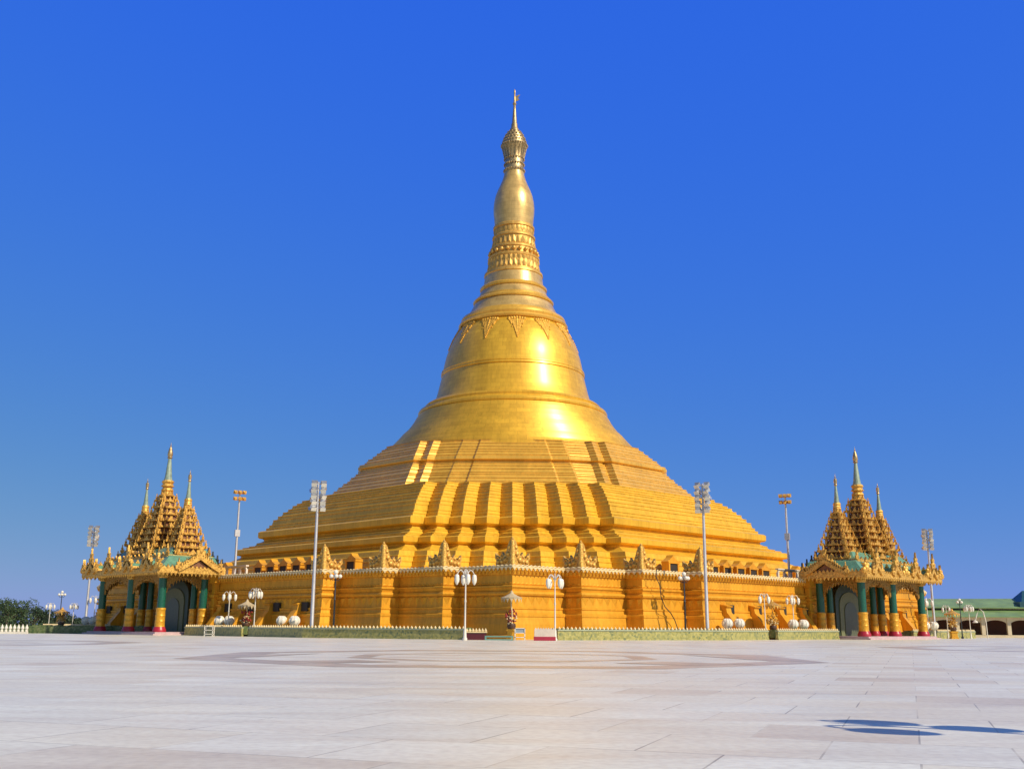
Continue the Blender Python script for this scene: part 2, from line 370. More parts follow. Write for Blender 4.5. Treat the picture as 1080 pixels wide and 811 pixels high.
for i in range(n):
    p0 = Vector(WALL[i-1]); p = Vector(WALL[i]); p1 = Vector(WALL[(i+1) % n])
    cr = (p-p0).x*(p1-p).y-(p-p0).y*(p1-p).x
    if cr <= 0: continue
    if (p.x < 0 and p.y < 0) or p.x in (45, -44) or p.y in (45, -44): continue
    o = CR if first else CR.copy()
    if not first: COL.objects.link(o); o.parent = pag
    first = False
    d0 = (p0-p).normalized(); d1 = (p1-p).normalized()
    # local -x wing along d0 or d1
    ang = math.atan2(-d0.y, -d0.x); t = ang+PI/2
    if (Vector((-math.cos(ang+PI/2), -math.sin(ang+PI/2)))-Vector((-(-d1.x), -(-d1.y)))).length > 1: pass
    # wings point to angles ang+PI and ang+3PI/2 ; need {d0,d1}
    a_d1 = math.atan2(d1.y, d1.x)
    base = math.atan2(d0.y, d0.x)-PI
    if abs(((base+3*PI/2-a_d1)+PI) % (2*PI)-PI) > .1: base = a_d1-PI
    o.location = (p.x-.05*(1 if p.x > 0 else -1), p.y-.05*(1 if p.y > 0 else -1), 6.72); o.rotation_euler = (0, 0, base)

# stepped body with zigzag corners
def zz(Rr, w):
    s = w/4; out = []
    for k in range(-4, 5):
        out.append(((Rr-k*s)/R2, (Rr+k*s)/R2))
        if k < 4: kk = k+.5; d = Rr-s/2; out.append(((d-kk*s)/R2, (d+kk*s)/R2))
    return quad4(out)
SR = random.Random(3)
def stairs(R0, H0, R1, H1, n_):
    ws = [SR.uniform(.6, 1.4) for _ in range(n_)]; tot = sum(ws); out = []; h = H0; acc = 0.
    for i in range(n_):
        dh = (H1-H0)*ws[i]/tot; r = R0+(R1-R0)*(acc/max(1e-6, tot-ws[-1])) if n_ > 1 else R0
        ln = .4*(R0-R1)*ws[i]/tot; t_ = min(.15, dh*.35)
        out += [(r, h+.02), (r-ln, h+dh-t_), (r-ln+.08, h+dh-t_+.02), (r-ln+.07, h+dh-.02), (r-ln, h+dh)]
        acc += ws[i]; h += dh
    return out
prof = ([(46.0,6.6)]+stairs(46.0,6.7,43.9,9.6,5)+[(43.5,9.65),(43.3,10.2),(42.3,10.35),(41.2,10.8),(40.8,10.95),(40.7,11.2),(41.3,11.3),(41.55,11.45),(41.55,12.05),(41.2,12.2)]
        +stairs(40.7,12.2,38.9,13.2,3)+[(38.1,13.3),(37.6,13.5),(37.5,13.8),(38.2,13.9),(38.45,14.05),(38.45,14.8),(38.1,15.0)]+stairs(37.4,15.0,35.8,17.3,4)+stairs(35.2,17.3,33.1,19.3,4)+stairs(32.4,19.3,31.3,20.3,2)+[(31.0,20.35)])
mb = MB(); mb.loft([ring(zz(r, 6.7+.164*r), h) for r, h in prof], cap1=True)
mb.build('stepped_body', GOLDB, pag)
# octagonal terrace
def oct3(Rr, t):          # t 0 at foot .. 1 at top
    w1 = 6.4-1.7*t; w2 = 9.2-1.9*t; w3 = 12.0-1.3*t; d = .28
    L = []
    def pt(x, dd): L.append(((dd-x)/R2, (dd+x)/R2))
    f = .8/R2*1.25
    b3 = Rr-1.8*d-.9; f = 1.0; g_ = .52
    xs = [(-w3-2*f-1.0, b3+2*f*g_-1.0), (-w3-f-1.0, b3+f*g_-1.0), (-w3-f, b3+f*g_), (-w3, b3), (-w2-d, Rr-1.8*d), (-w2, Rr-d), (-w1-d, Rr-d), (-w1, Rr)]
    for x, dd in xs: pt(x, dd)
    for x, dd in xs[::-1]: pt(-x, dd)
    return quad4(L)
prof = [(28.6,20.3)]+stairs(28.5,20.35,24.7,24.0,7)+[(24.2,24.05),(24.15,24.3),(24.6,24.4),(24.7,24.5),(24.7,24.95),(24.3,25.05)]+stairs(24.0,25.05,20.9,27.95,6)+[(20.8,27.97)]
mb = MB(); mb.loft([ring(oct3(r, (h-20.3)/7.45), h) for r, h in prof], cap1=True)
mb.build('octagonal_terrace', GOLDT, pag)
# round base and bell
prof = [(21.0,27.5),(21.0,28.1),(20.85,28.5),(20.5,28.9),(20.1,29.3),(19.8,29.75),(19.2,30.4),(18.6,31.1),(17.8,31.9),(17.1,32.8),(16.5,33.7),(16.05,34.5),(15.85,35.0),(15.6,35.1)]
NL = 128
fine = [prof[0]]
for (r0, h0), (r1, h1) in zip(prof, prof[1:]):
    k_ = max(1, round((h1-h0)/.33))
    for i in range(k_):
        ra, rb = r0+(r1-r0)*i/k_, r0+(r1-r0)*(i+1)/k_; hb_ = h0+(h1-h0)*(i+1)/k_
        fine += [(ra+(rb-ra)*.3, hb_-.03), (rb, hb_)]
mb = MB(); mb.lathe(fine, NL); mb.build('round_base', BELL, pag, 25)
prof = [(15.6,35.05),(15.8,35.2),(15.85,35.5),(15.7,35.8),(15.0,36.0),(14.7,36.3),(14.8,36.6),(14.5,36.9),(13.8,37.05),(13.35,37.2),(13.0,38.0),(12.7,39.0),(12.4,40.3),(12.1,41.6),(12.0,41.95),(12.15,42.1),(12.08,42.4),(12.15,42.5),(12.08,42.75),(11.85,42.85),
  (11.7,43.8),(11.4,45.2),(10.95,46.6),(10.4,48.0),(9.75,49.2),(9.2,50.1),(8.85,50.5)]
mb = MB(); mb.lathe(prof, NL); bell = mb.build('bell', BELL, pag, 25)
prof = [(8.85,50.45),(9.2,50.6),(9.35,50.9),(9.2,51.2),(8.85,51.35),(9.0,51.7),(8.85,52.1),(8.4,52.3),(8.1,52.4),(8.0,52.6),(7.7,52.9)]
mb = MB(); mb.lathe(prof, NL); mb.build('shoulder_ring', GOLDT, pag, 30)
prof = [(7.75,52.85),(7.4,53.4),(6.95,54.3),(6.75,54.75),(6.5,54.85)]
mb = MB(); mb.lathe(prof, 96); mb.build('spire_drum', PALE, pag, 30)
prof = [(6.5,54.8),(6.85,54.95),(6.95,55.2),(6.7,55.5),(6.3,55.6),(6.3,55.9),(6.1,56.0)]
mb = MB(); mb.lathe(prof, 96); mb.build('spire_ring', GOLDT, pag, 30)
prof = [(6.1,55.95),(5.8,56.6),(5.6,57.2),(5.5,57.3)]
mb = MB(); mb.lathe(prof, 96); mb.build('spire_drum', PALE, pag, 30)
prof = [(5.5,57.25),(5.75,57.4),(5.8,57.7),(5.55,57.95),(5.25,58.0)]
mb = MB(); mb.lathe(prof, 96); mb.build('spire_ring', GOLDT, pag, 30)
prof = [(5.25,57.95),(5.1,58.8),(5.0,59.6),(4.95,59.9)]
mb = MB(); mb.lathe(prof, 96); mb.build('spire_drum', PALE, pag, 30)
# lotus band: mouldings with petals
RBAND = mat('rose_gold', (.80, .47, .12), .45, .4, .2, 1.5, .1, 4., tint=GT, grime=.2)
prof = [(4.95,59.85),(5.1,60.0),(5.05,60.4),(4.7,60.6),(4.45,60.7),(4.35,62.0),(4.3,62.9),(4.45,63.0),(4.5,63.3),(4.25,63.5),(4.0,63.6),(3.95,64.6),(4.1,64.7),(4.1,65.0),(3.85,65.2),(3.6,65.3),(3.55,66.8),(3.75,66.9),(3.75,67.2),(3.55,67.4),(3.4,67.5),(3.4,68.6),(3.6,68.7),(3.6,69.1),(3.35,69.3)]
mb = MB(); mb.lathe(prof, 80)
def circ_petals(mb, r, h0, h1, n, dep, up=True, lean=0.):
    for i in range(n):
        a = 2*PI*(i+.5)/n; hw = PI/n*.92
        def q(rr, aa, h): return (rr*math.cos(aa), rr*math.sin(aa), h)
        hb, ht = (h0, h1) if up else (h1, h0)
        hm = hb+(ht-hb)*.55
        mb.add([q(r, a-hw, hb), q(r, a+hw, hb), q(r+lean*.6, a+hw, hm), q(r+lean, a, ht), q(r+lean*.6, a-hw, hm), q(r+dep+lean*.4, a, (hb+hm)/2)],
               [(0,1,5),(1,2,5),(2,3,5),(3,4,5),(4,0,5)])
circ_petals(mb, 4.4, 60.75, 62.2, 34, .22); circ_petals(mb, 4.35, 61.9, 62.95, 34, .2, False)
circ_petals(mb, 3.65, 65.25, 66.7, 28, .2); 
for i in range(24):
    a = 2*PI*i/24; mb.ball((4.15*math.cos(a), 4.15*math.sin(a), 64.1), .36, 8, 5)
circ_petals(mb, 3.42, 67.5, 68.6, 28, .16, False)
mb.build('lotus_band', RBAND, pag, 40)
prof = [(3.35,69.25),(3.42,70.4),(3.55,71.6),(3.6,72.7),(3.5,73.9),(3.25,75.1),(2.85,76.2),(2.5,77.0),(2.1,78.0),(1.85,78.9),(1.7,79.7)]
mb = MB(); mb.lathe(prof, 80); mb.build('banana_bud', PALE, pag, 50)
# umbrella crown
HTI = mat('weathered_gold', (.55, .40, .20), .42, .7, .35, 3., .4, 8.)
mb = MB(); mb.lathe([(1.75,79.6),(1.85,79.9),(1.6,80.1),(1.7,81.0),(1.6,81.2),(1.72,82.0),(1.62,82.3),(1.8,83.3),(1.85,83.6),(2.15,84.3),(2.3,84.6),(2.3,84.9),(2.1,85.0),(2.08,85.5),(1.92,85.6),(1.86,86.15),(1.66,86.25),(1.58,86.8),(1.32,86.9),(1.2,87.4),(.9,87.5),(.8,88.0),(.6,88.3),(.56,89.0),(.44,89.2),(.38,90.2),(.28,91.6),(.2,92.7),(.36,93.0),(.2,93.4),(.13,94.9),(.16,95.1),(.16,95.6),(.02,96.0)], 32)
hti = mb.build('umbrella_crown', HTI, pag, 40)
mb = MB()
for h, r, n_ in ((79.95,1.85,26),(81.1,1.78,26),(82.15,1.78,24),(84.75,2.34,34),(85.45,2.1,26),(86.1,1.9,22),(86.75,1.62,18),(87.35,1.25,14)):
    rgm = MB(); rgm.tube([(r*math.cos(2*PI*i/n_), r*math.sin(2*PI*i/n_), h) for i in range(n_+1)], .05, 5)
    for i in range(n_):
        a = 2*PI*i/n_; rgm.ball((r*math.cos(a), r*math.sin(a), h-.05), .13, 6, 4, 1.5)
    rgm.build('bell_ring', HTI, hti, 40)
for i in range(20):
    a = 2*PI*i/20; mb.tube([(1.75*math.cos(a),1.75*math.sin(a),82.3),(2.2*math.cos(a),2.2*math.sin(a),84.4)], .06, 5)
mb.build('lattice', HTI, hti, 40)
mb = MB(); mb.prism([(.05,93.4),(.9,93.9),(.6,94.2),(1.0,94.9),(.3,94.6),(.05,94.5)], .1, Matrix.Rotation(math.radians(-225), 4, 'Z')); mb.build('vane', HTI, hti)
# pendants round the shoulder of the bell
bp = [(11.7,43.8),(11.4,45.2),(10.95,46.6),(10.4,48.0),(9.75,49.2),(9.2,50.1),(8.85,50.5)]
def bellr(h):
    for (r0, h0), (r1, h1) in zip(bp, bp[1:]):
        if h0 <= h <= h1: return r0+(r1-r0)*(h-h0)/(h1-h0)
    return bp[0][0] if h < 43.8 else bp[-1][0]
REL = mat('relief_gold', (.86, .46, .07), .42, .3, .3, 3., .4, 8., tint=GT)
for k in range(13):
    th = math.radians(45)+2*PI*k/13+.06
    q = MB()
    def blob(u, h, r, sz=1.):
        rr = bellr(h); a = th+u/rr; q.ball((rr*math.cos(a), rr*math.sin(a), h), r*1.55, 7, 5, sz)
    rows = []
    for j in range(8):
        h_ = 50.35-j*.48; w_ = (1.45, 1.5, 1.0, .75, .6, .42, .25, .04)[j]
        rows.append([(( bellr(h_)+.13)*math.cos(th+u/bellr(h_)), (bellr(h_)+.13)*math.sin(th+u/bellr(h_)), h_) for u in (-w_, -w_*.5, 0, w_*.5, w_)])
    q.add([p_ for r_ in rows for p_ in r_], [(j*5+i, j*5+i+1, (j+1)*5+i+1, (j+1)*5+i) for j in range(7) for i in range(4)])
    for u in (-1.25,-.85,-.45,0,.45,.85,1.25): blob(u, 50.15-.12*abs(u), .2)
    for s in (-1, 1):
        for j in range(9):
            t = j/8*4.6; blob(s*(.95-.04*j-.28*math.cos(t)), 49.5-.28*math.sin(t)-.03*j, .1)
        for j in range(6): blob(s*(1.45-.13*j), 50.0-.12*j*j*.55, .1)
        for j in range(10): blob(s*(.62*(1-j/9.)+.02), 49.2-j*.3, .11)
    for j in range(11): blob(0, 49.7-j*.31, .15-.008*j, 1.4)
    q.build('bell_pendant', REL, pag, 60)
# second line of small marks above the bell girdle
# deck niches with dark openings
def niche_at(M):
    q = MB()
    q.box(-.2, .9, -1.05, -.78, 0, 2.3, M); q.box(-.2, .9, .78, 1.05, 0, 2.3, M); q.box(-.2, .95, -1.15, 1.15, 2.3, 2.55, M)
    q.prism([(-1.2,2.55),(1.2,2.55),(.75,2.75),(.3,3.0),(0,3.35),(-.3,3.0),(-.75,2.75)], 1.0, M @ T(.3, 0, 0, PI/2))
    o = q.build('niche', GOLD, pag)
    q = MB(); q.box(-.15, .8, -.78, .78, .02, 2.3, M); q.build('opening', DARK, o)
for k in (0, 1):
    MM = Matrix.Rotation(k*PI/2, 4, 'Z')
    aB = (46+6.7+.164*46)/R2
    for b in (-15, -6.2, -3.1, 0, 3.1, 6.2, 15): niche_at(MM @ T(aB-.15, b, 6.6))
# white arcaded balustrade above each entrance
for k in (0, 1):
    MM = Matrix.Rotation(k*PI/2, 4, 'Z'); q = MB()
    for i in range(13):
        y = -9+i*1.5; M = MM @ T(AW-3.2, y, 6.6)
        q.box(-.12, .12, -.14, .14, 0, 1.15, M)
        if i < 12:
            q.prism([(-.0,1.05)]+[(.75-.75*math.cos(PI*j/8), 1.05+.28*math.sin(PI*j/8)) for j in range(9)]+[(1.5,1.5),(0,1.5)], .16, M @ T(0, 0, 0, PI/2))
    q.box(AW-3.4, AW-3.0, -9.2, 9.2, 8.05, 8.2, MM); q.build('balustrade', WHITE, pag)

# ------------------------------------------------------------------ entrance pavilions
def flame(q, M, h=.9, w=.5, t=.14):
    q.prism([(-w/2,0),(w/2,0),(w*.62,h*.3),(w*.25,h*.35),(w*.4,h*.62),(w*.1,h*.6),(0,h),(-w*.1,h*.6),(-w*.4,h*.62),(-w*.25,h*.35),(-w*.62,h*.3)], t, M)
    q.ball((0,0,h*.25), w*.3, 7, 5, 1, M)
def tower(parent, y, hw0, h0, hw1, h1, nt_, stem, cone, tip, x=0.):
    root = MB(); horns = MB()
    dh = (h1-h0)/nt_
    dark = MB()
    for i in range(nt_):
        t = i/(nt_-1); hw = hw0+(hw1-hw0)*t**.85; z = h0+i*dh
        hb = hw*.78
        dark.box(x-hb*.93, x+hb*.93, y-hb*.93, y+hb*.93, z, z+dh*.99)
        root.frust(x, y, hw*1.12, hw*1.12, z+dh*.12, hw*.95, hw*.95, z+dh*.3)        # flared tier roof
        root.frust(x, y, hw*.95, hw*.95, z+dh*.3, hb, hb, z+dh*.5)
        for sx in (-1, 1):                                                           # corner piers and arcade posts
            for sy in (-1, 1): root.box(x+sx*hb-.13, x+sx*hb+.13, y+sy*hb-.13, y+sy*hb+.13, z+dh*.4, z+dh*1.12)
        npst = max(2, int(hb*2/.55))
        for r in range(4):
            M = T(x, y, 0, r*PI/2)
            for j in range(1, npst):
                u = -hb+2*hb*j/npst; root.box(hb-.1, hb+.06, u-.07, u+.07, z+dh*.4, z+dh*1.05, M)
            horns.prism([(-hw*.42,z+dh*.2),(hw*.42,z+dh*.2),(hw*.16,z+dh*.55),(0,z+dh*1.0),(-hw*.16,z+dh*.55)], .16, M @ T(hw*1.06, 0, 0, PI/2))
            nh = max(3, int(hw*2/.42))
            for j in range(nh+1):
                u = -hw*1.08+2.16*hw*j/nh; edge = j in (0, nh)
                flame(horns, M @ T(hw*1.08, u, z+dh*.2, PI/2+random.uniform(-.3,.3)), dh*(1.25 if edge else random.uniform(.3,.6)), .4 if edge else .24, .12)
    root.lathe([(hw1*1.2,h1),(hw1*1.25,h1+.15),(hw1*.8,h1+.3),(hw1*.75,h1+.6),(hw1*.95,h1+.75),(hw1*.8,h1+1.0),(hw1*.65,stem-.9),(hw1*1.0,stem-.75),(hw1*.75,stem-.45),(hw1*.95,stem-.2),(hw1*.8,stem)], 12, (x,y,0))
    for r in range(8):
        flame(root, T(x, y, 0, r*PI/4) @ T(hw1*.85, 0, h1+.2, PI/2), .6, .3, .1); flame(root, T(x, y, 0, r*PI/4) @ T(hw1*.6, 0, stem-.8, PI/2), .5, .22, .08)
    o = root.build('tower', CARV, parent)
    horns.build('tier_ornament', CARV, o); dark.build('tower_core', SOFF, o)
    q = MB(); q.lathe([(hw1*.66,stem),(hw1*.52,stem+.5),(hw1*.25,cone),(hw1*.23,cone+.02)], 12, (x,y,0)); q.build('spire', TEALP, o, 40)
    q = MB(); q.lathe([(hw1*.23,cone),(hw1*.42,cone+.15),(hw1*.3,cone+.3),(hw1*.42,cone+.5),(hw1*.36,cone+.9),(hw1*.2,tip-.7),(.05,tip-.5),(.1,tip-.4),(.03,tip-.3),(.015,tip)], 10, (x,y,0)); q.build('finial', HTI, o, 40)

BRN = mat('carved_brown', (.42, .22, .05), .5, .3, .4, 5., .5, 9., tint=GT)
def acro(q, M):
    flame(q, M, 1.7, 1.25, .3)
    for u, z, r in ((-.45,.3,.3),(.45,.3,.3),(0,.45,.38),(-.25,.9,.24),(.25,.85,.24),(0,1.25,.18)): q.ball((u,0,z), r, 8, 5, 1.2, M)
def make_pavilion():
    p = empty('entrance_pavilion', (0, 0, 0))
    q = MB(); q.box(-3.0, 5.0, -9.3, 9.3, 0, .17); q.box(-3.0, 4.6, -8.9, 8.9, .17, .34); q.build('platform', mat('pink_marble', (.55,.40,.40), .3, 0, .12, 2.), p)
    cols = [(3.5,-7.7),(3.5,0),(3.5,7.7),(-1.7,-7.7),(-1.7,7.7),(-1.7,5.5),(-1.7,-5.5)]
    for i, (x, y) in enumerate(cols):
        r = .44 if i < 5 else .38
        q = MB(); q.lathe([(r,2.95),(r,6.1),(r*1.02,6.4)], 20, (x,y,0)); c = q.build('column', GREENC, p, 40)
        q = MB(); q.lathe([(r*1.35,.9),(r*1.28,1.0),(r*1.25,1.5),(r*1.3,1.55),(r*1.24,1.62),(r*1.22,2.1),(r*1.28,2.15),(r*1.2,2.25),(r*1.18,2.75),(r*1.3,2.85),(r*1.25,3.0),(r,3.02)], 20, (x,y,0)); q.build('column_pedestal', YELC, c, 30)
        q = MB(); q.lathe([(r*1.7,.34),(r*1.7,.6),(r*1.5,.75),(r*1.4,.92)], 20, (x,y,0)); q.build('column_base', REDB, c, 40)
        q = MB(); q.lathe([(r*1.02,6.35),(r*1.35,6.5),(r*1.15,6.6),(r*1.5,6.9),(r*1.2,7.0),(r*1.6,7.25)], 20, (x,y,0))
        for k in range(8): flame(q, T(x, y, 0, k*PI/4) @ T(r*1.2, 0, 6.45, PI/2), .6, .35, .12)
        q.build('column_capital', CARV, c, 40)
    # lacy arches between columns
    def arch(x0, y0, x1, y1):
        L = math.hypot(x1-x0, y1-y0); n_ = 15; pts = [(0, 6.9), (0, 3.1)]
        pts += [(.18, 3.1), (.2, 3.9)]
        for j in range(n_+1):
            t = j/n_; u = .35+(L-.7)*t
            hgt = 4.3+1.75*math.sin(PI*t)**.7 + (.16 if j % 2 else -.1)
            pts.append((u, hgt+.35))
        pts += [(L-.2, 3.9), (L-.18, 3.1), (L, 3.1), (L, 6.9)]
        q = MB(); M = T(x0, y0, 0, math.atan2(y1-y0, x1-x0)); q.prism(pts, .14, M)
        for j in range(40):
            t = random.random(); u = .2+(L-.4)*t; lo = 4.5+1.75*math.sin(PI*t)**.7
            q.ball((u, 0, random.uniform(lo, 6.8)), random.uniform(.08,.18), 6, 4, 1, M)
        for j in range(12):
            t = (j+.5)/12; u = .35+(L-.7)*t; hgt = 4.7+1.75*math.sin(PI*t)**.7
            q.add([(u-.16,0,hgt),(u+.16,0,hgt),(u,.0,hgt-.45),(u,.1,hgt-.1),(u,-.1,hgt-.1)], [(0,2,3),(2,1,3),(0,4,2),(2,4,1)], M)
        q.build('fretwork_arch', BRN, p)
    arch(3.5,-7.7,3.5,0); arch(3.5,0,3.5,7.7); arch(-1.7,7.7,3.5,7.7); arch(-1.7,-7.7,3.5,-7.7)
    # beams and ceiling
    q = MB(); q.box(-2.9, 3.8, -8.0, 8.0, 6.9, 7.25); q.build('ceiling', SOFF, p)
    # main teal roof, hipped, with concave sweep
    q = MB()
    def rr(x0, x1, y1, h): return [(x0,-y1,h),(x1,-y1,h),(x1,y1,h),(x0,y1,h)]
    q.loft([rr(-3.0,5.3,9.9,7.15), rr(-3.0,5.3,9.9,7.25), rr(-2.9,4.2,9.0,7.95), rr(-2.8,3.3,8.2,8.75), rr(-2.7,2.9,7.5,9.1)], True, True)
    q.build('lower_roof', TEAL, p)
    q = MB(); q.loft([rr(-2.6,3.2,7.6,8.85), rr(-2.6,3.2,7.6,8.95), rr(-2.5,2.4,7.0,9.4), rr(-2.3,1.9,6.3,10.0)], True, True); q.build('upper_roof', TEAL, p)
    # eaves boards: carved strips with flames
    q = MB()
    q.box(5.2, 5.42, -10.0, 10.0, 6.85, 7.4); 
    for s in (-1, 1): q.box(-3.0, 5.3, s*9.95-.11, s*9.95+.11, 6.85, 7.4)
    for j in range(41):
        y = -9.8+19.6*j/40; big = j in (0, 7, 20, 33, 40)
        if big: acro(q, T(5.32, y, 7.3, PI/2+random.uniform(-.2,.2)))
        else: flame(q, T(5.32, y, 7.35, PI/2), random.uniform(.28,.42), .36, .2)
        q.add([(5.32,y-.2,6.87),(5.32,y+.2,6.87),(5.32,y,6.5),(5.45,y,6.8)], [(0,2,3),(2,1,3),(0,3,1)])
    for s in (-1, 1):
        for j in range(17):
            x = -2.8+8*j/16; flame(q, T(x, s*9.97, 7.35), random.uniform(.4,.55), .4, .2)
            q.add([(x-.2,s*9.97,6.87),(x+.2,s*9.97,6.87),(x,s*9.97,6.5),(x,s*10.1,6.8)], [(0,2,3),(2,1,3),(0,3,1)])
    q.box(3.1, 3.28, -7.7, 7.7, 8.75, 9.05)
    for s in (-1, 1): q.box(-2.6, 3.2, s*7.65-.09, s*7.65+.09, 8.75, 9.05)
    for j in range(16): flame(q, T(3.2, -7.6+15.2*j/15, 9.0, PI/2), 1.3 if j%5==0 else random.uniform(.3,.4), .6 if j%5==0 else .35, .16)
    q.build('eaves_board', CARV, p)
    # gables: ends (y) and three on the front (x)
    def gable(M, w, h, deep):
        r_ = MB()
        r_.add([(0,-w,7.3),(0,w,7.3),(0,0,7.3+h),(-deep,-w,7.3),(-deep,w,7.3),(-deep,0,7.3+h)], [(0,2,5,3),(1,4,5,2)], M)
        r_.add([(0,-w,7.36),(0,w,7.36),(0,0,7.36+h),(-deep,-w,7.36),(-deep,w,7.36),(-deep,0,7.36+h)], [(0,2,5,3),(1,4,5,2)], M)
        r_.build('gable_roof', TEAL, p)
        r_ = MB(); r_.add([(-.25,-w*.9,7.0),(-.25,w*.9,7.0),(-.25,0,7.2+h*.9)], [(0,1,2)], M); r_.add([(-.45,-w*.9,7.0),(-.45,w*.9,7.0),(-.45,0,7.2+h*.9)], [(0,1,2)], M); r_.build('pediment', SOFF, p)
        r_ = MB()
        for s in (-1, 1):
            n_ = 10
            for j in range(n_):
                t0 = j/n_; t1 = (j+1)/n_
                def pp(t): return (s*w*1.08*(1-t), 7.05+h*(t**1.15)*1.05)
                (u0, v0), (u1, v1) = pp(t0), pp(t1)
                r_.add([(.12,u0,v0),(.12,u1,v1),(.12,u1,v1+.5),(.12,u0,v0+.5),(-.12,u0,v0),(-.12,u1,v1),(-.12,u1,v1+.5),(-.12,u0,v0+.5)],
                       [(0,1,2,3),(4,7,6,5),(0,4,5,1),(3,2,6,7),(0,3,7,4),(1,5,6,2)], M)
                flame(r_, M @ T(.0, (u0+u1)/2, (v0+v1)/2+.42, PI/2), random.uniform(.45,.7), .4, .2)
            flame(r_, M @ T(.0, s*w*1.1, 7.3, PI/2), 1.3, .7, .2)
        flame(r_, M @ T(0, 0, 7.3+h+.3, PI/2), 1.8, .9, .22)
        for j in range(int(deep/.7)): flame(r_, M @ T(-.5-j*.7, 0, 7.35+h), .6, .4, .12)
        r_.build('bargeboard', CARV, p)
    gable(T(5.5, -2.6, 0, 0), .8, .8, 2.6); gable(T(5.5, -7.4, 0, 0), .9, .9, 3.0); gable(T(5.5, 7.4, 0, 0), .9, .9, 3.0); gable(T(5.5, 2.6, 0, 0), .8, .8, 2.6)
    gable(T(.4, 10.2, 0, PI/2), 2.4, 1.35, 3.2); gable(T(.4, -10.2, 0, -PI/2), 2.4, 1.35, 3.2)
    tower(p, 0, 2.5, 9.3, .8, 16.6, 9, 18.6, 21.3, 23.4)
    tower(p, 5.5, 1.95, 9.0, .5, 14.6, 7, 15.9, 17.9, 19.4); tower(p, -5.5, 1.95, 9.0, .5, 14.6, 7, 15.9, 17.9, 19.4)
    # doorway on the pagoda wall behind the columns
    q = MB()
    def door_poly(w, h): return [(-w,0),(w,0),(w,h*.68)]+[(w*math.cos(t), h*.68+h*.32*math.sin(t)**.9) for t in [PI*j/12 for j in range(1,12)]]+[(-w,h*.68)]
    fr = door_poly(3.4, 6.2)
    q.prism(fr, .5, T(-2.35, 0, .34, PI/2)); df = q.build('door_frame', mat('dark_green_frame', (.03,.055,.025), .4, 0, .2, 3.), p)
    q = MB(); q.prism(door_poly(2.5, 5.2), .1, T(-2.06, 0, .34, PI/2)); q.build('door_arch', mat('grey_green_stone', (.17,.19,.09), .5, 0, .15, 3.), df)
    q = MB(); q.prism(door_poly(1.5, 4.0), .1, T(-1.98, 0, .34, PI/2)); q.build('door_panel', mat('slate_panel', (.10,.12,.07), .35, 0, .15, 3.), df)
    for s in (-1, 1):
        q = MB(); q.loft([[(-3.0,s*8.55-.33-d_,z_),(-2.45+d_,s*8.55-.33-d_,z_),(-2.45+d_,s*8.55+.33+d_,z_),(-3.0,s*8.55+.33+d_,z_)] for z_,d_ in
            ((0,.2),(.5,.2),(.55,0),(1.4,0),(1.5,.15),(1.75,.15),(1.8,0),(2.8,0),(2.9,.15),(3.1,.15),(3.2,0),(4.2,0),(4.3,.2),(4.6,.2),(4.7,0),(5.8,0),(6.0,.25),(6.9,.35))], True, True)
        q.build('wall_pier', GOLD, p)
    for s in (-1, 1):
        for j in range(4):
            q = MB(); flame(q, T(-2.75, s*(9.6-j*1.15), 7.4+j*.5, PI/2), 1.3, .7, .2); q.build('roof_finial', BLACKM, p)
    return p
pav = make_pavilion()
pav.location = P(60.6, 0); pav.rotation_euler = (0, 0, ROT)
tag(pav, 'left entrance pavilion with green columns and three tiered golden spires, near the distant trees', 'pavilion', 'entrance pavilions of the pagoda')
pav2 = copy_tree(pav); pav2.location = P(0, 60.6); pav2.rotation_euler = (0, 0, ROT+PI/2)
tag(pav2, 'right entrance pavilion with green columns and three tiered golden spires, before the green-roofed hall', 'pavilion', 'entrance pavilions of the pagoda')

# ------------------------------------------------------------------ planter walls in front of the terrace
def mosaic(name, c1, c2, c3):
    m = bpy.data.materials.new(name); m.use_nodes = True; n = m.node_tree.nodes; l = m.node_tree.links; b = n['Principled BSDF']
    tc = n.new('ShaderNodeTexCoord'); v = n.new('ShaderNodeTexVoronoi'); v.inputs['Scale'].default_value = 5.
    l.new(tc.outputs['Object'], v.inputs['Vector'])
    rp = n.new('ShaderNodeValToRGB'); e = rp.color_ramp.elements; e[0].color = (*c1, 1); e[1].color = (*c3, 1); q = e.new(.5); q.color = (*c2, 1)
    sp = n.new('ShaderNodeSeparateColor'); l.new(v.outputs['Color'], sp.inputs[0]); l.new(sp.outputs[0], rp.inputs['Fac']); l.new(rp.outputs['Color'], b.inputs['Base Color'])
    b.inputs['Roughness'].default_value = .4; return m
MOS = mosaic('green_mosaic_wall', (.26,.25,.07), (.42,.38,.13), (.15,.18,.08))
HEDGE = mosaic('clipped_hedge', (.05,.09,.03), (.11,.15,.05), (.18,.2,.10))
